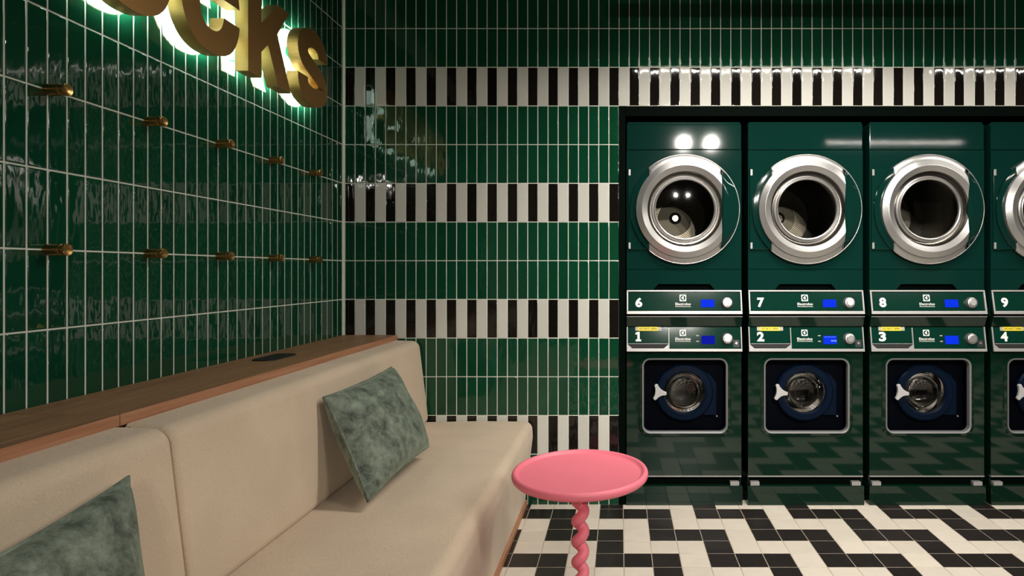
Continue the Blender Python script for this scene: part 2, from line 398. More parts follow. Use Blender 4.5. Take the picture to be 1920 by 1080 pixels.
# floor: woven black and white squares
FP = 0.1185
FM = {}
for c in ('white', 'black'):
    me = tile_mesh('floor_tile', FP-0.003, FP-0.003, 0.0015, M['floor_'+c], 0.5)
    me.transform(Matrix.Rotation(-PI/2, 4, 'X')); FM[c] = me     # now facing +Z
FX0, FD1 = 0.0150, 3.014                                         # column 0 left edge, depth of the line between rows 0 and 1
BLK = {0: {3}, 1: {3, 0, 1}, 2: {1}, 3: {1, 2, 3}}
rest = {'white': [], 'black': []}
for j in range(-6, 60):
    yc = FD1 - DCAM + (1-j)*FP - FP/2
    if yc - FP/2 > YA: continue
    for i in range(-9, 53):
        xc = FX0 + i*FP + FP/2
        if xc > XR - 0.05 or xc < -1.0: continue
        c = 'black' if (i % 4) in BLK[j % 4] else 'white'
        vis = False
        for ax in (-1, 0, 1):
            for ay in (-1, 0, 1):
                if seen(xc+ax*FP*0.4, yc+ay*FP*0.45, 0): vis = True
        if xc + FP/2 < -0.47 or (yc - FP/2 > -0.02): vis = False
        if vis: obj(c+'_floor_tile', FM[c], None, floor, (xc, yc, 0))
        else: rest[c].append((xc, yc, 0))
for c, L in rest.items():
    field(c+'_floor_tile_field', FM[c], M['floor_'+c], floor, [Matrix.Translation(loc) for loc in L])
# door in the wall behind the camera (seen only as a reflection in the dryer glass)
bm = bmesh.new(); box(bm, 4.86, 5.64, YF, YF+0.05, 0.0, 2.40, 0.004)
door = tag(obj('door_1', bm, M['cream_paint']), kind='structure')
bm = bmesh.new(); ring(bm, rect(4.78, 5.72, 0, 2.48), rect(4.86, 5.64, -0.01, 2.40), (5.25, 1.1), YF+0.07, YF); obj('door_frame', bm, M['cream_paint'], door)
bm = bmesh.new(); box(bm, 4.92, 5.06, YF+0.05, YF+0.09, 1.0, 1.03, 0.008); obj('door_handle', bm, M['silver'], door)

# ---------------------------------------------------------------- lamps
WHERE = ['above the left machines', 'above the right machines', 'across the middle of the room']
for i, (x0, x1, y, watt) in enumerate(LAMPS):
    L = x1-x0
    t = thing('linear_lamp', ((x0+x1)/2, y, LAMP_Z), 'slim black linear pendant lamp hanging %s' % WHERE[i], 'lamp', 'linear pendant lamps')
    bm = bmesh.new(); ring(bm, rect(-L/2-0.01, L/2+0.01, -0.03, 0.03), rect(-L/2, L/2, -0.024, 0.024), (0, 0), 0, 0.012)
    bmesh.ops.transform(bm, matrix=Matrix.Rotation(PI/2, 4, 'X'), verts=bm.verts)
    box(bm, -L/2-0.01, L/2+0.01, -0.03, 0.03, 0.012, 0.06)
    obj('housing', bm, M['lamp_housing'], t)
    for s in (-1, 1):
        bm = bmesh.new(); box(bm, s*L*0.4-0.003, s*L*0.4+0.003, -0.003, 0.003, 0.06, CEIL-LAMP_Z); obj('suspension_rod', bm, M['lamp_housing'], t)
    ld = bpy.data.lights.new('led_strip', 'AREA'); ld.shape = 'RECTANGLE'; ld.size = L; ld.size_y = 0.022; ld.energy = watt; ld.color = WARM; ld.spread = math.radians(165)
    lo = bpy.data.objects.new('led_strip', ld); COL.objects.link(lo); lo.parent = t; lo.location = (0, 0, 0.006)
for i, (x, y, watt, aim, cone, lab) in enumerate(SPOTS):
    t = thing('spot_lamp', (x, y, LAMP_Z), 'small black cylinder spot lamp, ' + lab, 'lamp', 'spot lamps')
    AIM = math.radians(aim)
    bm = bmesh.new(); lathe(bm, [(0.038, 0), (0.042, 0), (0.042, -0.14), (0.0, -0.14)], n=32); bmesh.ops.transform(bm, matrix=Matrix.Rotation(AIM+PI/2, 4, 'X'), verts=bm.verts)
    smooth(bm, 0.6); obj('housing', bm, M['lamp_housing'], t)
    bm = bmesh.new(); box(bm, -0.008, 0.008, -0.078, -0.062, 0.06, CEIL-LAMP_Z); obj('suspension_rod', bm, M['lamp_housing'], t)
    ld = bpy.data.lights.new('spot_disc', 'AREA'); ld.shape = 'DISK'; ld.size = 0.072; ld.energy = watt; ld.color = WARM; ld.spread = math.radians(cone)
    lo = bpy.data.objects.new('spot_disc', ld); COL.objects.link(lo); lo.parent = t; lo.rotation_euler = (AIM, 0, 0)

# ---------------------------------------------------------------- dryers and washers
def lettering(parent, body, u, v, h, bold=0.0, width=None, name='lettering', mat='white_print'):
    key = (body, h, bold, width, mat)
    if key not in lettering.cache:
        me = text_mesh(body, h, bold, width); me.materials.append(M[mat]); lettering.cache[key] = me
    return obj(name, lettering.cache[key], None, parent, (u, -0.0006, v))
lettering.cache = {}
def logo(parent, u, v, s):
    bm = bmesh.new()
    prism(bm, rrect(-s/2, s/2, -s/2, s/2, s*0.08, 2), -0.0008, 0, 0)
    prism(bm, circ(0, 0, s*0.40, 24), -0.0012, -0.0006, 1)
    a = s*0.40                                    # pale wedge and bar inside the disc
    prism(bm, [(-a*0.62, 0), (a*0.1, -a*0.72), (a*0.1, a*0.72)], -0.0016, -0.001, 0)
    prism(bm, [(a*0.1, -a*0.72), (a*0.32, -a*0.6), (a*0.32, a*0.6), (a*0.1, a*0.72)], -0.0016, -0.001, 0)
    return obj('logo', bm, [M['white_print'], M['panel']], parent, (u, -0.0004, v))
def knob(parent, u, v, mesh=[]):
    if not mesh:
        bm = bmesh.new()
        lathe(bm, [(0.0, 0.024), (0.016, 0.024), (0.0185, 0.0225), (0.0185, 0.020), (0.0225, 0.020), (0.0245, 0.019), (0.0262, 0.0165), (0.027, 0.012), (0.027, 0.0)], n=40)
        smooth(bm, 0.5); mesh.append(bpy.data.meshes.new('knob')); bm.to_mesh(mesh[0]); bm.free(); mesh[0].materials.append(M['silver'])
        bm = bmesh.new(); lathe(bm, [(0.031, 0.0), (0.031, 0.004), (0.0265, 0.006)], n=32); smooth(bm, 0.5)
        mesh.append(bpy.data.meshes.new('knob_base')); bm.to_mesh(mesh[1]); bm.free(); mesh[1].materials.append(M['rubber'])
    obj('knob', mesh[0], None, parent, (u, -0.001, v)); obj('knob_base', mesh[1], None, parent, (u, 0, v))
W = MACH_W
TILT = -0.205
BRAND, BRAND2 = 'Electrolux', 'PROFESSIONAL'
POS = ['leftmost of its row', 'second from the tiled wall', 'third from the tiled wall', 'cut by the right edge']

def build_dryer_body():
    """parts shared by all dryers; local origin at left, front, z = 0.976"""
    t = thing('tumble_dryer', (0, 0, 0), '', 'dryer', 'stacked green tumble dryers')
    Z = lambda z: z - 0.976
    bm = bmesh.new()
    box(bm, 0, 0.006, 0.012, 0.70, Z(0.976), Z(1.972)); box(bm, W-0.006, W, 0.012, 0.70, Z(0.976), Z(1.972))
    box(bm, 0.006, W-0.006, 0.012, 0.70, Z(1.966), Z(1.972)); box(bm, 0.006, W-0.006, 0.69, 0.70, Z(0.976), Z(1.966)); box(bm, 0.006, W-0.006, 0.012, 0.69, Z(0.976), Z(0.982))
    obj('casing', bm, M['paint'], t)
    bm = bmesh.new(); box(bm, 0, W, 0, 0.02, Z(1.8345), Z(1.965), 0.004, 3); box(bm, 0.004, W-0.004, 0.006, 0.02, Z(1.963), Z(1.980), 0.004, 2); obj('top_panel', bm, M['paint'], t)
    c = (0.2985, Z(1.525))
    bm = bmesh.new(); ring(bm, rect(0, W, Z(1.2175), Z(1.832)), circ(c[0], c[1], 0.17, 64), c, 0.0, 0.018); obj('front_panel', bm, M['paint'], t)
    # lower panel with a grip cut-out in its bottom edge
    bm = bmesh.new()
    zb, zt, zc_ = Z(1.110), Z(1.215), Z(1.140)
    prism(bm, [(0, zb), (0.137, zb), (0.163, zc_), (0.430, zc_), (0.456, zb), (W, zb), (W, zt), (0, zt)], 0.0, 0.018)
    obj('lower_panel', bm, M['paint'], t)
    bm = bmesh.new(); box(bm, 0.10, 0.49, 0.03, 0.035, Z(1.10), Z(1.15)); obj('grip_recess', bm, M['trim'], t)
    # hinge plate left of the door
    bm = bmesh.new(); box(bm, 0.008, 0.14, -0.010, 0.002, Z(1.318), Z(1.735), 0.002); obj('hinge_plate', bm, M['paint'], t)
    for zz in (1.715, 1.338):
        bm = bmesh.new(); box(bm, 0.0095, 0.0205, -0.014, -0.008, Z(zz)-0.016, Z(zz)+0.016, 0.001); obj('hinge', bm, M['silver_trim'], t)
    # door
    bm = bmesh.new(); lathe(bm, [(0.195, 0.0), (0.279, 0.0), (0.281, 0.004), (0.281, 0.020), (0.279, 0.0225), (0.252, 0.026), (0.20, 0.026), (0.195, 0.01)], n=96, closed=True)
    smooth(bm, 0.5)
    d = obj('door', bm, M['paint'], t, (c[0], 0, c[1]))
    bm = bmesh.new(); lathe(bm, [(0.2825, 0.015), (0.2835, 0.020), (0.2825, 0.0245), (0.279, 0.0255), (0.2775, 0.0235), (0.279, 0.018)], n=96, closed=True); smooth(bm)
    cut(bm, (-0.184, 0, 0), (-1, 0, 0)); obj('rim', bm, M['silver'], d)
    bm = bmesh.new(); lathe(bm, [(0.2785, 0.020), (0.2785, 0.0245), (0.2755, 0.0265), (0.253, 0.034), (0.250, 0.034), (0.250, 0.020)], n=96, closed=True); smooth(bm, 0.6)
    cut(bm, (-0.184, 0, 0), (-1, 0, 0)); cut(bm, (0.186, 0, 0), (1, 0, 0))
    for sg in (1, -1):
        b2 = bm.copy(); bmesh.ops.bisect_plane(b2, geom=b2.verts[:]+b2.edges[:]+b2.faces[:], dist=1e-6, plane_co=(0, 0, 0), plane_no=(0, 0, -sg), clear_outer=True); obj('outer_ring', b2, M['silver'], d)
    bm.free()
    bm = bmesh.new()
    lathe(bm, [(0.2515, 0.024), (0.2515, 0.0405), (0.2500, 0.0430), (0.2475, 0.0440), (0.2225, 0.0550), (0.2205, 0.0555), (0.2185, 0.0548), (0.1935, 0.0450), (0.1920, 0.0435), (0.1915, 0.0405)], n=128)
    smooth(bm, 0.13)
    bmesh.ops.bisect_plane(bm, geom=bm.verts[:]+bm.edges[:]+bm.faces[:], dist=1e-6, plane_co=(0.186, 0, 0), plane_no=(1, 0, 0), clear_outer=True)
    obj('main_ring', bm, M['silver'], d)
    bm = bmesh.new(); lathe(bm, [(0.1915, 0.0415), (0.186, 0.020), (0.180, 0.012), (0.168, 0.010)], n=96); smooth(bm, 0.2)
    bmesh.ops.bisect_plane(bm, geom=bm.verts[:]+bm.edges[:]+bm.faces[:], dist=1e-6, plane_co=(0.1885, 0, 0), plane_no=(1, 0, 0), clear_outer=True)
    obj('inner_cone', bm, M['cone'], d)
    bm = bmesh.new(); lathe(bm, [(0.172, 0.012), (0.170, 0.022), (0.166, 0.024), (0.163, 0.020), (0.160, 0.022), (0.1585, 0.029), (0.155, 0.031), (0.151, 0.029), (0.149, 0.018)], n=96); smooth(bm, 0.5)
    obj('glass_lip', bm, M['silver'], d)
    bm = bmesh.new(); lathe(bm, [(0.172, 0.009), (0.166, 0.012), (0.16, 0.014)], n=64); smooth(bm); obj('seal', bm, M['rubber'], d)
    # green grip on the right of the ring: a segment of the disc, dished in the middle
    R = 0.277; a0 = math.acos(0.183/R); n = 28
    outer = [(R*math.cos(-a0+2*a0*i/n), R*math.sin(-a0+2*a0*i/n)) for i in range(n+1)]
    inn = [(0.183 + 0.004, z*0.9) for x, z in outer]
    bm = bmesh.new(); rowsv = []
    for f, p in ((0.0, 0.024), (0.0, 0.044), (0.10, 0.050), (0.30, 0.047), (0.6, 0.038), (0.88, 0.030), (1.0, 0.026), (1.0, 0.020)):
        rowsv.append([bm.verts.new((inn[i][0]*(1-f)+outer[i][0]*f, -p, inn[i][1]*(1-f)+outer[i][1]*f)) for i in range(n+1)])
    for A, B in zip(rowsv, rowsv[1:]):
        for i in range(n): bm.faces.new((A[i], A[i+1], B[i+1], B[i]))
    recalc(bm); smooth(bm, 0.7); obj('grip', bm, M['paint'], d)
    bm = bmesh.new(); lathe(bm, [(0.152, 0.0200), (0.10, 0.0212), (0.05, 0.0219), (0.0, 0.0222)], n=64); smooth(bm); obj('door_glass', bm, M['glass'], d)
    # drum
    bm = bmesh.new(); lathe(bm, [(0.168, 0.0), (0.168, -0.06), (0.265, -0.07), (0.265, -0.56), (0.0, -0.56)], n=64); smooth(bm, 0.5)
    dr = obj('drum', bm, M['drum_dark'], t, (c[0], 0, c[1]))
    bm = bmesh.new(); lathe(bm, [(0.185, -0.556), (0.183, -0.550), (0.105, -0.550), (0.098, -0.545), (0.045, -0.525), (0.040, -0.521), (0.036, -0.524)], n=64); smooth(bm, 0.5); obj('back_plate', bm, M['plate_steel'], dr)
    bm = bmesh.new(); lathe(bm, [(0.036, -0.524), (0.034, -0.530), (0.020, -0.530)], n=32); smooth(bm); obj('hub_seal', bm, M['rubber'], dr)
    bm = bmesh.new(); lathe(bm, [(0.021, -0.530), (0.021, -0.510), (0.018, -0.507), (0.0, -0.507)], n=24); smooth(bm, 0.5); obj('hub_bolt', bm, M['steel'], dr)
    bm = bmesh.new()
    for k in range(9):
        r_ = 0.112 + 0.0085*k; m = int(2*PI*r_/0.0105)
        for i in range(m):
            a = 2*PI*(i + 0.5*(k % 2))/m; x, z = r_*math.cos(a), r_*math.sin(a)
            bm.faces.new([bm.verts.new((x + 0.0034*math.cos(b*PI/3), 0.5494, z + 0.0034*math.sin(b*PI/3))) for b in range(6)][::-1])
    recalc(bm); tag(obj('perforation', bm, M['black'], dr), kind='stuff')
    return t
def dryer_panel(t, number, dim):
    # tilted control panel, bottom edge proud of the front
    p = obj('control_panel', dryer_panel.body, None, t, (0, -0.026, 0.010), (TILT, 0, 0))
    for u0, u1, v0, v1 in ((0, W, 0, 0.016), (0, W, 0.1165, 0.1245), (0, 0.008, 0.016, 0.1165), (W-0.008, W, 0.016, 0.1165)):
        bm = bmesh.new(); box(bm, u0, u1, -0.006, 0.002, v0, v1, 0.0015); obj('bezel', bm, M['silver_trim'], p)
    lettering(p, number, 0.0625, 0.036, 0.050, 0.042, 0.036, 'number') if number else None
    logo(p, 0.2895, 0.0845, 0.034)
    lettering(p, BRAND, 0.2905, 0.047, 0.0125, 0.012, 0.080, 'brand_lettering')
    lettering(p, BRAND2, 0.2905, 0.037, 0.006, 0.0, 0.080, 'brand_lettering')
    bm = bmesh.new(); box(bm, 0.382, 0.451, -0.0015, 0.001, 0.036, 0.076); obj('display', bm, M['screen'], p)
    knob(p, 0.515, 0.058)
    return p
bm = bmesh.new(); box(bm, 0.002, W-0.002, 0, 0.02, 0.002, 0.1225)
me = bpy.data.meshes.new('control_panel'); bm.to_mesh(me); bm.free(); me.materials.append(M['panel']); dryer_panel.body = me

def build_washer_body():
    t = thing('washing_machine', (0, 0, 0), '', 'washing machine', 'green washing machines')
    bm = bmesh.new()
    box(bm, 0, 0.006, 0.012, 0.70, 0.105, 0.970); box(bm, W-0.006, W, 0.012, 0.70, 0.105, 0.970)
    box(bm, 0.006, W-0.006, 0.012, 0.70, 0.964, 0.970); box(bm, 0.006, W-0.006, 0.69, 0.70, 0.105, 0.964); box(bm, 0.006, W-0.006, 0.03, 0.69, 0.105, 0.111)
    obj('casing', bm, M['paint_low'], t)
    # band under the dryer, leaning back as it goes down
    bm = bmesh.new(); vs4 = [(-0.024, 0.9755), (-0.004, 0.922), (0.03, 0.922), (0.03, 0.9755)]
    a = [bm.verts.new((0, y, z)) for y, z in vs4]; b = [bm.verts.new((W, y, z)) for y, z in vs4]
    for i in range(4): bm.faces.new((a[i], a[(i+1) % 4], b[(i+1) % 4], b[i]))
    bm.faces.new(a[::-1]); bm.faces.new(b); recalc(bm); obj('upper_band', bm, M['paint_low'], t)
    bm = bmesh.new(); box(bm, 0, W, -0.0275, -0.020, 0.9725, 0.9755); obj('edge_strip', bm, M['silver_trim'], t)
    cx, cz = 0.3005, 0.565
    hole = rrect(0.083, 0.518, 0.375, 0.755, 0.038, 6)
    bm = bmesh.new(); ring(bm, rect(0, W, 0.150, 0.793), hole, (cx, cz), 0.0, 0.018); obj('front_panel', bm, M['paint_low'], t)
    # raised green surround and grey gasket frame around the window
    bm = bmesh.new()
    ring(bm, rrect(0.060, 0.541, 0.350, 0.778, 0.058, 8), rrect(0.066, 0.535, 0.357, 0.772, 0.052, 8), (cx, cz), 0.001, 0.002, yi0=-0.006)
    ring(bm, rrect(0.066, 0.535, 0.357, 0.772, 0.052, 8), rrect(0.080, 0.521, 0.371, 0.758, 0.041, 8), (cx, cz), -0.006, 0.002, yi0=-0.008)
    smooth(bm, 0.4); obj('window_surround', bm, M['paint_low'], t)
    bm = bmesh.new(); ring(bm, rrect(0.080, 0.521, 0.371, 0.758, 0.041, 8), rrect(0.0885, 0.5125, 0.3795, 0.7495, 0.033, 8), (cx, cz), -0.012, 0.018, yi0=-0.008); smooth(bm, 0.5); obj('window_frame', bm, M['gasket'], t)
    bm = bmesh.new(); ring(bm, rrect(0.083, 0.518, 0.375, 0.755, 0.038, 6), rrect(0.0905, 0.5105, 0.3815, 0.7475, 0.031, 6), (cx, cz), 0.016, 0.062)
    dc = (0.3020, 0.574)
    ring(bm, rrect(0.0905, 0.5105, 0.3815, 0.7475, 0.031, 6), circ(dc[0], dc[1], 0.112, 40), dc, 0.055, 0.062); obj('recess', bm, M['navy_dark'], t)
    # navy porthole door with a flattened top
    d_out = []
    for i in range(64):
        a = 2*PI*i/64; x, z = 0.150*math.cos(a), 0.150*math.sin(a)
        if z > 0.1485*0.97: z = 0.1485*0.97
        d_out.append((x, z))
    bm = bmesh.new()
    ring(bm, d_out, circ(0, 0, 0.142, 64), (0, 0), 0.030, 0.055, yi0=0.022)
    ring(bm, circ(0, 0, 0.142, 64), circ(0, 0, 0.113, 64), (0, 0), 0.022, 0.055, yi0=0.020)
    ring(bm, circ(0, 0, 0.113, 64), circ(0, 0, 0.105, 64), (0, 0), 0.020, 0.055, yi0=0.030)
    smooth(bm, 0.5)
    d = obj('door', bm, M['navy'], t, (dc[0], 0, dc[1]))
    bm = bmesh.new(); prism(bm, [(0.09, 0.118), (0.135, 0.09), (0.166, 0.05), (0.166, -0.118), (0.05, -0.118), (0.11, -0.09), (0.145, 0.0)], 0.034, 0.055); obj('hinge_bracket', bm, M['navy'], d)
    bm = bmesh.new(); lathe(bm, [(0.004, -0.03), (0.004, -0.022), (0, -0.022)], 0.168, -0.122, n=12); obj('hinge_screw', bm, M['silver'], d)
    # three-pronged pull
    P = [(-0.098, -0.002), (-0.150, 0.044), (-0.158, -0.030)]; cpt = (-0.134, 0.004)
    pts = []
    order = [0, 1, 2]
    def prong(tip, w_):
        dx, dz = tip[0]-cpt[0], tip[1]-cpt[1]; L = math.hypot(dx, dz); dx /= L; dz /= L; nx, nz = -dz, dx
        return [(tip[0]-nx*w_, tip[1]-nz*w_), (tip[0]+dx*0.004, tip[1]+dz*0.004), (tip[0]+nx*w_, tip[1]+nz*w_)], (dx, dz)
    for k in range(3):
        a_, da = prong(P[k], 0.0085); b_, db = prong(P[(k+1) % 3], 0.0085)
        pts += a_
        mx, mz = da[0]+db[0], da[1]+db[1]; L = math.hypot(mx, mz)
        if L > 0.05: q = (cpt[0] + mx/L*0.012, cpt[1] + mz/L*0.012)
        else: q = (cpt[0]-0.012, cpt[1])
        A, B = a_[-1], prong(P[(k+1) % 3], 0.0085)[0][0]
        for s in (0.25, 0.5, 0.75): pts.append(((1-s)**2*A[0]+2*s*(1-s)*q[0]+s*s*B[0], (1-s)**2*A[1]+2*s*(1-s)*q[1]+s*s*B[1]))
    bm = bmesh.new(); fs = prism(bm, pts, 0.000, 0.014)
    es = [e for e in fs[0].edges]; bmesh.ops.bevel(bm, geom=es, offset=0.003, segments=2, affect='EDGES', profile=0.5)
    bmesh.ops.triangulate(bm, faces=[f for f in bm.faces if len(f.verts) > 4])
    obj('pull_handle', bm, M['handle_grey'], d)
    bm = bmesh.new(); lathe(bm, [(0.008, 0.0), (0.008, -0.032)], cpt[0], cpt[1], n=16); obj('handle_post', bm, M['navy'], d)
    bm = bmesh.new(); lathe(bm, [(0.106, -0.032), (0.103, -0.040), (0.096, -0.075), (0.080, -0.105), (0.050, -0.122), (0.0, -0.128)], n=48); smooth(bm); obj('porthole_glass', bm, M['glass'], d)
    bm = bmesh.new(); lathe(bm, [(0.118, -0.105), (0.20, -0.125), (0.205, -0.155), (0.195, -0.30), (0.185, -0.42), (0.0, -0.44)], n=48); smooth(bm, 0.6)
    dr = obj('drum', bm, M['wash_steel'], t, (dc[0], 0, dc[1]))
    bm = bmesh.new(); lathe(bm, [(0.110, -0.034), (0.1125, -0.075), (0.118, -0.105)], n=48); smooth(bm); obj('door_seal', bm, M['rubber'], dr)
    for k in range(3):
        a = 2*PI*k/3 + 0.5; bm = bmesh.new(); fs = prism(bm, [(-0.03, 0), (0.03, 0), (0.008, 0.055), (-0.008, 0.055)], 0.16, 0.42)
        bmesh.ops.transform(bm, matrix=Matrix.Rotation(a, 4, 'Y') @ Matrix.Translation((0, 0, -0.197)), verts=bm.verts); obj('lifter', bm, M['steel'], dr)
    bm = bmesh.new(); box(bm, 0, W, -0.003, 0.018, 0.144, 0.150); obj('edge_strip', bm, M['silver_trim'], t)
    bm = bmesh.new(); box(bm, 0.004, W-0.004, 0.020, 0.03, 0.100, 0.146); obj('kick_gap', bm, M['trim'], t)
    bm = bmesh.new(); box(bm, -0.004, W+0.004, -0.010, 0.70, 0.0, 0.100, 0.0015); obj('plinth', bm, M['paint_low'], t)
    for u in (0.012, W-0.058):
        bm = bmesh.new(); box(bm, u, u+0.046, -0.006, 0.022, 0.100, 0.119, 0.001); obj('foot_bracket', bm, M['silver_trim'], t)
    return t
def washer_panel(t, number, dim, lit):
    p = obj('control_panel', washer_panel.body, None, t, (0, -0.022, 0.794), (-0.165, 0, 0))
    for u0, u1, v0, v1, n in ((0, W, 0, 0.014, 'bezel'), (0, 0.006, 0.014, 0.126, 'bezel'), (W-0.006, W, 0.014, 0.126, 'bezel'), (0.2145, 0.2195, 0.014, 0.122, 'divider'), (0.006, 0.2145, 0.0385, 0.041, 'drawer_edge')):
        bm = bmesh.new(); box(bm, u0, u1, -0.006, 0.002, v0, v1, 0.001); obj(n, bm, M['silver_trim'], p)
    bm = bmesh.new(); prism(bm, [(0.006, 0.036), (0.026, 0.019), (0.192, 0.019), (0.2145, 0.036), (0.2145, 0.0385), (0.006, 0.0385)], -0.002, 0.0); obj('drawer_slot', bm, M['black'], p)
    bm = bmesh.new(); prism(bm, [(0.006, 0.014), (0.2145, 0.014), (0.2145, 0.036), (0.190, 0.016), (0.028, 0.016), (0.006, 0.036)], -0.005, 0.0); bmesh.ops.triangulate(bm, faces=[f for f in bm.faces if len(f.verts) > 4]); obj('drawer_lip', bm, M['silver_trim'], p)
    bm = bmesh.new(); box(bm, 0.045, 0.180, -0.0012, 0, 0.107, 0.126); st = obj('sticker', bm, M['sticker_grey'], p)
    bm = bmesh.new(); box(bm, 0.060, 0.161, -0.0018, 0, 0.1065, 0.1265); obj('sticker_field', bm, M['yellow'], p)
    o = lettering(p, 'DO NOT OPEN', 0.1105, 0.1115, 0.0105, 0.012, 0.090, 'sticker_lettering', 'black'); o.location.y = -0.0016
    if number == '1':
        bm = bmesh.new(); prism(bm, [(-0.0135, 0), (0.0145, 0), (0.0145, 0.010), (0.007, 0.010), (0.007, 0.049), (-0.003, 0.049), (-0.0145, 0.044), (-0.0145, 0.035), (-0.005, 0.036), (-0.005, 0.010), (-0.0135, 0.010)], -0.0012, 0)
        bmesh.ops.triangulate(bm, faces=[f for f in bm.faces if len(f.verts) > 4]); obj('number', bm, M['white_print'], p, (0.0600, 0, 0.052))
    elif number: lettering(p, number, 0.0625, 0.052, 0.049, 0.042, 0.037, 'number')
    logo(p, 0.2895, 0.096, 0.032)
    lettering(p, BRAND, 0.2905, 0.059, 0.0125, 0.012, 0.080, 'brand_lettering'); lettering(p, BRAND2, 0.2905, 0.050, 0.006, 0.0, 0.080, 'brand_lettering')
    bm = bmesh.new(); box(bm, 0.385, 0.454, -0.0015, 0.001, 0.038, 0.081); ds = obj('display', bm, M['screen_dim' if dim else 'screen'], p)
    if lit:
        bm = bmesh.new(); box(bm, 0.390, 0.450, -0.0020, -0.001, 0.0735, 0.0755); box(bm, 0.424, 0.436, -0.0020, -0.001, 0.051, 0.059); box(bm, 0.438, 0.452, -0.0020, -0.001, 0.051, 0.059); obj('display_text', bm, M['screen_text'], p)
    knob(p, 0.517, 0.065)
    bm = bmesh.new(); box(bm, 0.548, 0.580, -0.0010, 0.001, 0.022, 0.060); obj('key_plate', bm, M['rubber'], p)
    bm = bmesh.new(); lathe(bm, [(0.0, 0.004), (0.006, 0.004), (0.0065, 0.0)], 0.564, 0.043, n=16); obj('key_lock', bm, M['silver'], p)
    for v in (0.079, 0.050):
        bm = bmesh.new(); box(bm, 0.358, 0.372, -0.001, 0, v, v+0.005); obj('panel_icon', bm, M['sticker_grey'], p)
    return p
bm = bmesh.new(); box(bm, 0.002, W-0.002, 0, 0.02, 0.002, 0.125)
me = bpy.data.meshes.new('control_panel'); bm.to_mesh(me); bm.free(); me.materials.append(M['panel']); washer_panel.body = me

dry0 = build_dryer_body(); wash0 = build_washer_body()
for k in range(NM):
    d = dry0 if k == 0 else copy_tree(dry0)
    if k == 0: dcopies = []
    dcopies.append(d)
wcopies = [wash0] + [copy_tree(wash0) for k in range(NM-1)]
for k in range(NM):
    x = MACH_X0 + MACH_P*k
    d, wm = dcopies[k], wcopies[k]
    d.location = (x, 0, 0.976); wm.location = (x, 0, 0)
    if k < 4:
        dryer_panel(d, str(6+k), False); washer_panel(wm, str(1+k), k == 0, k == 1)
        d['label'] = 'green tumble dryer with a white %d on its panel, %s' % (6+k, POS[k])
        wm['label'] = 'dark green washing machine with a white %d on its panel, %s' % (1+k, POS[k])
    else:
        dryer_panel(d, None, False); washer_panel(wm, None, False, False)
        d['label'] = 'green stacked tumble dryer at the far right end of the row'
        wm['label'] = 'dark green washing machine at the far right end of the row'

# ---------------------------------------------------------------- wooden ledge along the left wall
LZ = 1.208 - 0.3305; LF = -1.150; LT = 0.027
JOINT = 1.366 - DCAM
for i, (y0, y1, lab) in enumerate(((JOINT+0.0008, -0.003, 'oak ledge board behind the bench, far length with the black socket plate'), (-3.4, JOINT-0.0008, 'oak ledge board behind the bench, near length at the left edge'))):
    t = thing('ledge', (XL, (y0+y1)/2, 0), lab, 'ledge', 'oak ledge boards'); h = (y1-y0)/2
    bm = bmesh.new(); fs = box(bm, 0.003, LF-XL, -h, h, LZ-LT, LZ, 0.0012, 1)
    for f in bm.faces:
        if f.normal.x > 0.5 or f.calc_center_median().x > LF-XL-0.0008: f.material_index = 1
    bm.normal_update()
    obj('board', bm, [M['oak'], M['oak_edge']], t)
    bm = bmesh.new(); box(bm, 0.012, LF-XL-0.012, -h+0.002, h-0.002, 0.0, LZ-LT); obj('back_panel', bm, M['oak'], t)
bm = bmesh.new(); pts = rrect(-0.0425, 0.0425, -0.09, 0.09, 0.026, 6)
prism(bm, pts, -0.004, 0.0); bmesh.ops.transform(bm, matrix=Matrix.Rotation(-PI/2, 4, 'X'), verts=bm.verts)
sk = thing('socket_plate', (-1.3165, 2.263-DCAM, LZ), 'flat black rounded socket plate set on the oak ledge', 'socket')
obj('cover', bm, M['rubber'], sk)
bm = bmesh.new(); box(bm, -0.012, 0.012, -0.05, 0.05, 0.004, 0.0052, 0.0004, 1); obj('flap', bm, M['black'], sk)

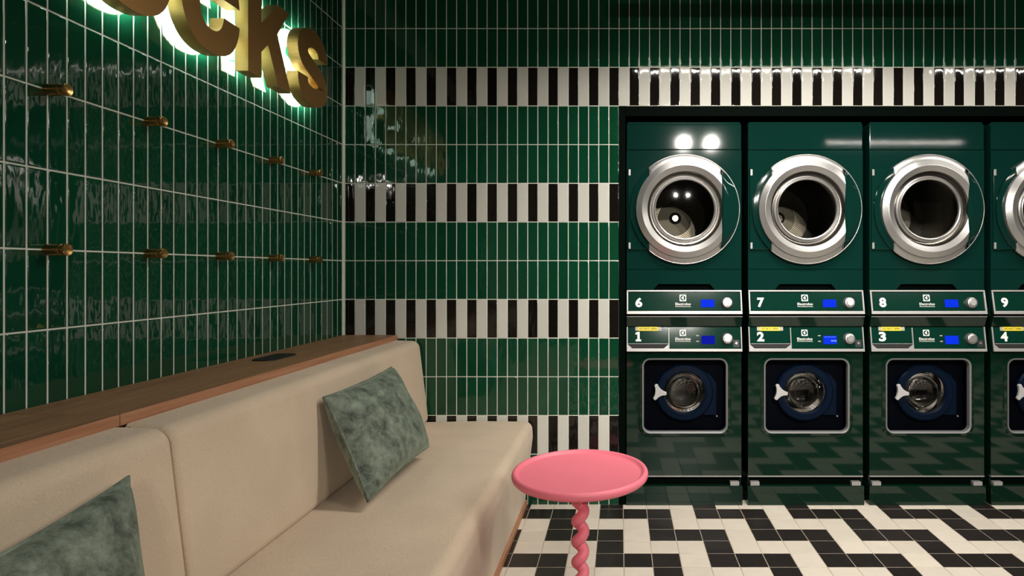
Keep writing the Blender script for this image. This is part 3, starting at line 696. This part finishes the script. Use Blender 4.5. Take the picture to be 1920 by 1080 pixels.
# ---------------------------------------------------------------- upholstered bench
def section(pts, rads, n=7):
    """closed polygon with rounded corners (x,z)"""
    out = []; m = len(pts)
    for i in range(m):
        p0, p1, p2 = Vector(pts[i-1]), Vector(pts[i]), Vector(pts[(i+1) % m]); r = rads[i]
        a, b = (p0-p1).normalized(), (p2-p1).normalized()
        if r <= 0: out.append(tuple(p1)); continue
        ang = a.angle(b); t = min(r/math.tan(ang/2), 0.48*(p0-p1).length, 0.48*(p2-p1).length); r = t*math.tan(ang/2)
        c = p1 + (a+b).normalized()*(r/math.sin(ang/2))
        s, e = p1+a*t-c, p1+b*t-c
        for k in range(n+1):
            f = k/n; v = (s*(1-f)+e*f); v = v.normalized()*r; out.append(tuple(c+v))
    return out
def loft(sec, y0, y1, edge=0.012, n=24, bulge=0.0):
    """extrude a section along Y with softly rounded ends"""
    bm = bmesh.new(); cx = sum(p[0] for p in sec)/len(sec); cz = sum(p[1] for p in sec)/len(sec)
    st = []
    for k in range(5):
        a = PI/2*k/4; st.append((y0 + edge*(1-math.sin(a)) , edge*(1-math.cos(PI/2-a)) if False else edge*(1-math.sin(a))))
    ring_pos = []
    for k in range(6):
        a = PI/2*k/5; ring_pos.append((y0 + edge*(1-math.cos(a)), edge*(1-math.sin(a))))
    mids = [(y0+edge + (y1-y0-2*edge)*i/n, 0) for i in range(1, n)]
    ends = [(y1 - (y-y0), ins) for y, ins in ring_pos][::-1]
    L = []
    for y, ins in ring_pos+mids+ends:
        row = []
        for i, (x, z) in enumerate(sec):
            p0, p2 = Vector(sec[i-1]), Vector(sec[(i+1) % len(sec)]); tdir = (p2-p0)
            nrm = Vector((tdir.y, -tdir.x)).normalized()
            if nrm.dot(Vector((x-cx, z-cz))) < 0: nrm = -nrm
            row.append(bm.verts.new((x - nrm.x*ins, y, z - nrm.y*ins)))
        L.append(row)
    m = len(sec)
    for A, B in zip(L, L[1:]):
        for i in range(m): bm.faces.new((A[i], A[(i+1) % m], B[(i+1) % m], B[i]))
    bm.faces.new(L[0]); bm.faces.new(L[-1][::-1]); recalc(bm); smooth(bm, 1.0); return bm
SEAT_Z = 0.436
def bench(y0, y1, label):
    t = thing('bench', (-0.8, (y0+y1)/2, 0), label, 'bench', 'upholstered bench units'); yo = (y0+y1)/2
    def loc(s): return [(x+0.8, z) for x, z in s]
    s = section([(-1.148, 0.428), (-0.982, 0.428), (-0.988, 0.50), (-1.030, 0.8495), (-1.1485, 0.8535)], [0.01, 0.030, 0.10, 0.042, 0.004], 8)
    obj('backrest', loft(loc(s), y0-yo+0.001, y1-yo-0.001, 0.020), M['fabric'], t)
    s = section([(-1.09, 0.030), (-0.487, 0.030), (-0.4475, 0.36), (-0.452, SEAT_Z), (-0.72, SEAT_Z+0.003), (-1.09, SEAT_Z-0.004)], [0.01, 0.012, 0.12, 0.042, 0.2, 0.01], 8)
    obj('seat', loft(loc(s), y0-yo+0.001, y1-yo-0.001, 0.014), M['fabric'], t)
    bm = bmesh.new(); box(bm, -1.09+0.8, -0.478+0.8, y0-yo+0.002, y1-yo-0.002, 0.0, 0.032, 0.002); obj('base_board', bm, M['oak_edge'], t)
    # stitched welt along the backrest end
    return t
bench(JOINT+0.0005, -0.015, 'beige upholstered bench unit against the tiled back wall')
bench(JOINT-1.69, JOINT-0.0005, 'beige upholstered bench unit at the near left, cut by the frame')

# ---------------------------------------------------------------- velvet cushions
def cushion(corners, thick, label, flip, seed=0):
    TL, TR, BR, BL = [Vector(c) for c in corners]
    cen = (TL+TR+BR+BL)/4
    n_ = ((TR-TL).cross(BL-TL)).normalized()
    if n_.x < 0: n_ = -n_
    t = thing('cushion', tuple(cen), label, 'cushion', 'sage velvet cushions')
    rnd = random.Random(seed); NS = 32
    ph = [rnd.uniform(0, 6.28) for _ in range(8)]
    def P(u, v, side):
        uu, vv = 2*u-1, 2*v-1
        # edges bow inwards between pointed corners
        bx = 1 - 0.055*(1-vv*vv); bz = 1 - 0.055*(1-uu*uu)
        u2, v2 = (uu*bx+1)/2, (vv*bz+1)/2
        p = (TL*(1-u2)+TR*u2)*(1-v2) + (BL*(1-u2)+BR*u2)*v2
        prof = (max(0, 1-uu**2)**0.40) * (max(0, 1-vv**2)**0.40)
        wr = 0.05*math.sin(5*u+3*v+ph[0]) + 0.04*math.sin(9*u-4*v+ph[1]) + 0.03*math.sin(4*u+11*v+ph[2])
        edge = 0.0045
        wob = 0.004*math.sin(14*u+ph[3])*math.sin(12*v+ph[4])
        return p + n_*(side*(thick/2*(1 if side > 0 else 0.9)*prof*(1+wr)+edge) + wob*prof) - cen
    for side, nm in ((1, 'front_cover'), (-1, 'back_cover')):
        bm = bmesh.new(); g = [[bm.verts.new(P(i/NS, j/NS, side)) for i in range(NS+1)] for j in range(NS+1)]
        for j in range(NS):
            for i in range(NS): bm.faces.new((g[j][i], g[j][i+1], g[j+1][i+1], g[j+1][i]))
        bm.normal_update(); fc = sum((f.normal for f in bm.faces), Vector())
        if fc.dot(n_)*side < 0: bmesh.ops.reverse_faces(bm, faces=bm.faces)
        smooth(bm); obj(nm, bm, M['velvet'], t)
    # seam flange running round the edge
    bm = bmesh.new(); path = []
    for i in range(NS): path.append((i/NS, 0))
    for i in range(NS): path.append((1, i/NS))
    for i in range(NS): path.append((1-i/NS, 1))
    for i in range(NS): path.append((0, 1-i/NS))
    L = []
    for (u, v) in path:
        a = (P(u, v, 1)+P(u, v, -1))/2; o_ = (a).normalized()
        L.append([bm.verts.new(a + n_*0.0045), bm.verts.new(a + o_*0.004 + n_*0.0038), bm.verts.new(a + o_*0.004 - n_*0.0038), bm.verts.new(a - n_*0.0045)])
    for k in range(len(L)):
        A, B = L[k], L[(k+1) % len(L)]
        for j in range(3): bm.faces.new((A[j], A[j+1], B[j+1], B[j]))
    recalc(bm); smooth(bm); obj('piping', bm, M['velvet'], t)
    return t
def wp(p, d): return ((p[0]-CXP)/F_PX*d, d-DCAM, HCAM - (p[1]-CYP)/F_PX*d)
k = 2.0
cushion([(-0.4993*k, k-DCAM, HCAM-0.2128*k), (-0.4889*k, 1.2661*k-DCAM, HCAM-0.2047*k), (-0.3932*k, 1.2163*k-DCAM, HCAM-0.3605*k), (-0.4036*k, 0.9502*k-DCAM, HCAM-0.3686*k)], 0.155,
        'sage green velvet cushion leaning in the middle of the far bench unit', 1, 3)
cushion([(-0.965, 0.76-DCAM, 0.752), (-0.975, 1.175-DCAM, 0.800), (-0.885, 1.12-DCAM, 0.462), (-0.87, 0.72-DCAM, 0.44)], 0.120,
        'dark sage velvet cushion in the bottom left corner, cut by the frame', 1, 11)

# ---------------------------------------------------------------- pink side table
TX, TD, TZ = -0.1310, 1.945, 0.560
t = thing('side_table', (TX, TD-DCAM, 0), 'pink round side table with a twisted stem', 'table')
R = 0.2225
bm = bmesh.new()
prof = [(0.0, TZ-0.011), (R-0.026, TZ-0.011), (R-0.021, TZ-0.0095), (R-0.017, TZ-0.004), (R-0.013, TZ-0.0005), (R-0.009, TZ), (R-0.004, TZ-0.002), (R-0.001, TZ-0.007), (R, TZ-0.013), (R-0.002, TZ-0.021), (R-0.008, TZ-0.027), (R-0.02, TZ-0.030), (0.03, TZ-0.030), (0.0, TZ-0.030)]
lathe(bm, [(r, -z) for r, z in prof], n=96); bmesh.ops.transform(bm, matrix=Matrix.Rotation(PI/2, 4, 'X') , verts=bm.verts)
for v in bm.verts: v.co.z = abs(v.co.z)
recalc(bm); smooth(bm, 0.7); obj('table_top', bm, M['pink'], t)
# stem: one rod wound in a tight spiral
bm = bmesh.new(); PITCH = 0.0665; RH = 0.0115; RT = 0.0185; NZ = 260; NR = 16
z0, z1 = 0.015, TZ-0.028; L = []
for i in range(NZ+1):
    z = z0 + (z1-z0)*i/NZ; a = 2*PI*z/PITCH + 1.1 + PI; c = Vector((RH*math.cos(a), RH*math.sin(a), z))
    tg = Vector((-RH*math.sin(a)*2*PI/PITCH, RH*math.cos(a)*2*PI/PITCH, 1)).normalized()
    e1 = Vector((math.cos(a), math.sin(a), 0)); e1 = (e1 - tg*e1.dot(tg)).normalized(); e2 = tg.cross(e1)
    L.append([bm.verts.new(c + (e1*math.cos(2*PI*j/NR) + e2*math.sin(2*PI*j/NR))*RT) for j in range(NR)])
for A, B in zip(L, L[1:]):
    for j in range(NR): bm.faces.new((A[j], A[(j+1) % NR], B[(j+1) % NR], B[j]))
recalc(bm); smooth(bm); obj('twisted_stem', bm, M['pink'], t)
bm = bmesh.new(); lathe(bm, [(0.0, 0.0), (0.145, 0.0), (0.15, 0.004), (0.15, 0.010), (0.145, 0.015), (0.03, 0.020), (0.0, 0.020)], n=64); bmesh.ops.transform(bm, matrix=Matrix.Rotation(PI/2, 4, 'X'), verts=bm.verts)
for v in bm.verts: v.co.z = abs(v.co.z)
recalc(bm); smooth(bm, 0.7); obj('foot_disc', bm, M['pink'], t)

# ---------------------------------------------------------------- brass pegs on the left wall
bm = bmesh.new(); r = 0.0145
lathe(bm, [(0.0, 0.0), (r, 0.0), (r, 0.037), (r-0.0005, 0.0375)], n=32); smooth(bm, 0.6); peg_rod = bpy.data.meshes.new('rod'); bm.to_mesh(peg_rod); bm.free(); peg_rod.materials.append(M['brass_peg'])
bm = bmesh.new(); lathe(bm, [(r-0.0005, 0.0375), (r-0.0025, 0.038), (r-0.0025, 0.0405), (r, 0.041), (r+0.0008, 0.0445), (r+0.0008, 0.0485), (r, 0.050), (r-0.002, 0.0495), (0.006, 0.0465), (0.0, 0.0462)], n=32); smooth(bm, 0.6); peg_cap = bpy.data.meshes.new('cap'); bm.to_mesh(peg_cap); bm.free(); peg_cap.materials.append(M['brass_peg'])
ORD = ['nearest the back corner', 'second from the back corner', 'middle one', 'second from the left edge', 'nearest the left edge']
for zrow, rn in ((Z_ROW0 - 2*TH, 'upper'), (Z_ROW0 - 4*TH, 'lower')):
    for i, kk in enumerate((6, 12, 18, 24, 30)):
        t = thing('wall_peg', (XL, YL0 - kk*TP, zrow), 'brass wall peg in the %s row of pegs, %s' % (rn, ORD[i]), 'peg', 'brass pegs on the green wall', (0, 0, PI/2))
        obj('rod', peg_rod, None, t); obj('cap', peg_cap, None, t)

# ---------------------------------------------------------------- halo-lit brass letters on the left wall
XB, XF = -1.405, -1.358
ZB = 0.731 + HCAM; CAPH = 0.324
def strip(bm, pairs, x0, x1, closed):            # pairs of (outer, inner) points in (y, z)
    V = [[bm.verts.new((x1, *o_)), bm.verts.new((x1, *i_)), bm.verts.new((x0, *i_)), bm.verts.new((x0, *o_))] for o_, i_ in pairs]
    n = len(V)
    for k in range(n if closed else n-1):
        A, B = V[k], V[(k+1) % n]
        for j in range(4): bm.faces.new((A[j], A[(j+1) % 4], B[(j+1) % 4], B[j]))
    if not closed: bm.faces.new(V[0]); bm.faces.new(V[-1][::-1])
    recalc(bm)
def poly(bm, pts, x0, x1):
    a = [bm.verts.new((x1, *p)) for p in pts]; b = [bm.verts.new((x0, *p)) for p in pts]; n = len(pts)
    f1 = bm.faces.new(a); f2 = bm.faces.new(b[::-1])
    for i in range(n): bm.faces.new((a[i], b[i], b[(i+1) % n], a[(i+1) % n]))
    bm.normal_update(); bmesh.ops.triangulate(bm, faces=[f1, f2], ngon_method='EAR_CLIP'); recalc(bm)
def bowl(hw, hh, sw, sh, a0, a1, n, e=2.35):
    out = []
    for i in range(n):
        a = a0 + (a1-a0)*i/(n-1); c, s = math.cos(a), math.sin(a)
        f = lambda v: math.copysign(abs(v)**(2/e), v)
        out.append(((hw*f(c), hh*f(s)), ((hw-sw)*f(c), (hh-sh)*f(s))))
    return out
def letter_shape(ch, ins=0.0):
    """returns ('strip', pairs, closed) or ('poly', pts), in local (y, z), origin at left of the baseline"""
    if ch in 'OC':
        hw, hh = 0.1425, 0.170; sw, sh = 0.083, 0.076
        if ch == 'O': prs = bowl(hw-ins, hh-ins, sw-2*ins, sh-2*ins, 0, 2*PI*63/64, 64); cl = True
        else: prs = bowl(hw-ins, hh-ins, sw-2*ins, sh-2*ins, 0.0, 2*PI, 400); cl = False
        if ch == 'C':
            up, lo = 0.031+ins, -0.031-ins          # flat cuts of the two terminals
            prs2 = []
            for (o_, i_) in prs:
                if o_[0] > 0 and lo < o_[1] < up and abs(o_[1]) < 0.031+ins: continue
                oz, iz = o_[1], i_[1]
                if o_[0] > 0 and i_[0] > 0:
                    if 0 <= iz < up: iz = up
                    if lo < iz < 0: iz = lo
                prs2.append((o_, (i_[0], iz)))
            prs = prs2[::3] + [prs2[-1]]
        return ('strip', [((hw+o_[0], 0.166+o_[1]), (hw+i_[0], 0.166+i_[1])) for o_, i_ in prs], cl)
    if ch == 'S':
        ctrl = [(0.212, 0.222), (0.207, 0.248), (0.185, 0.278), (0.128, 0.294), (0.066, 0.274), (0.042, 0.230), (0.062, 0.188), (0.124, 0.160), (0.186, 0.134), (0.213, 0.090), (0.188, 0.054), (0.128, 0.037), (0.066, 0.055), (0.046, 0.083), (0.042, 0.112)]
        pts = []
        for i in range(len(ctrl)-1):
            p0, p1, p2, p3 = ctrl[max(i-1, 0)], ctrl[i], ctrl[i+1], ctrl[min(i+2, len(ctrl)-1)]
            for k_ in range(6):
                u = k_/6; pts.append(tuple(0.5*((2*p1[q]) + (-p0[q]+p2[q])*u + (2*p0[q]-5*p1[q]+4*p2[q]-p3[q])*u*u + (-p0[q]+3*p1[q]-3*p2[q]+p3[q])*u**3) for q in (0, 1)))
        pts.append(ctrl[-1]); hw = 0.0405-ins; prs = []
        for i, p in enumerate(pts):
            a, b = pts[max(i-1, 0)], pts[min(i+1, len(pts)-1)]; dx, dz = b[0]-a[0], b[1]-a[1]; L_ = math.hypot(dx, dz)
            if i in (0, len(pts)-1): dx, dz, L_ = 0, (1 if i == 0 else 1), 1
            nx, nz = dz/L_, -dx/L_
            prs.append(((p[0]+nx*hw, p[1]+nz*hw), (p[0]-nx*hw, p[1]-nz*hw)))
        return ('strip', prs, False)
    if ch == 'K':
        p = [(0, 0), (0.081, 0), (0.081, 0.098), (0.1226, 0.141), (0.191, 0), (0.281, 0), (0.184, 0.206), (0.271, CAPH), (0.188, CAPH), (0.081, 0.208), (0.081, CAPH), (0, CAPH)]
        if ins:
            q = []
            for i in range(len(p)):
                a, b, c = Vector(p[i-1]), Vector(p[i]), Vector(p[(i+1) % len(p)])
                n1 = Vector((-(b-a).y, (b-a).x)).normalized(); n2 = Vector((-(c-b).y, (c-b).x)).normalized()
                m_ = (n1+n2); m_ = m_.normalized()*(ins/max(0.35, math.sqrt(max(0.02, (1+n1.dot(n2))/2)))); q.append(tuple(b+m_))
            p = q
        return ('poly', p)
def build_shape(ch, x0, x1, ins=0.0):
    bm = bmesh.new(); s = letter_shape(ch, ins)
    if s[0] == 'strip': strip(bm, s[1], x0, x1, s[2])
    else: poly(bm, s[1], x0, x1)
    return bm
PINS = {'O': [(0.04, 0.166), (0.245, 0.166)], 'C': [(0.04, 0.12), (0.04, 0.21)], 'K': [(0.04, 0.05), (0.04, 0.27)], 'S': [(0.128, 0.294), (0.128, 0.037)]}
for ch, d0, lab in (('O', 1.515, 'brass letter O with white halo light, cut by the top edge'), ('C', 1.835, 'brass letter C with white halo light on the green wall'), ('K', 2.167, 'brass letter K with white halo light on the green wall'), ('S', 2.500, 'brass letter S with white halo light, nearest the back corner')):
    t = thing('sign_letter', (XB, d0-DCAM, ZB), lab, 'letter', 'halo-lit brass sign letters')
    bm = build_shape(ch, 0.0, XF-XB); bmesh.ops.remove_doubles(bm, verts=bm.verts, dist=1e-6); obj('letter_body', bm, M['brass'], t)
    obj('backlight', build_shape(ch, -0.0015, -0.0003, 0.004), M['led'], t)
    for (y, z) in PINS[ch]:
        bm = bmesh.new(); lathe(bm, [(0.004, 0.0), (0.004, 0.0262)], n=10); bmesh.ops.transform(bm, matrix=Matrix.Translation((-0.0265, y, z)) @ Matrix.Rotation(PI/2, 4, 'Z'), verts=bm.verts)
        obj('stand_off', bm, M['silver'], t)
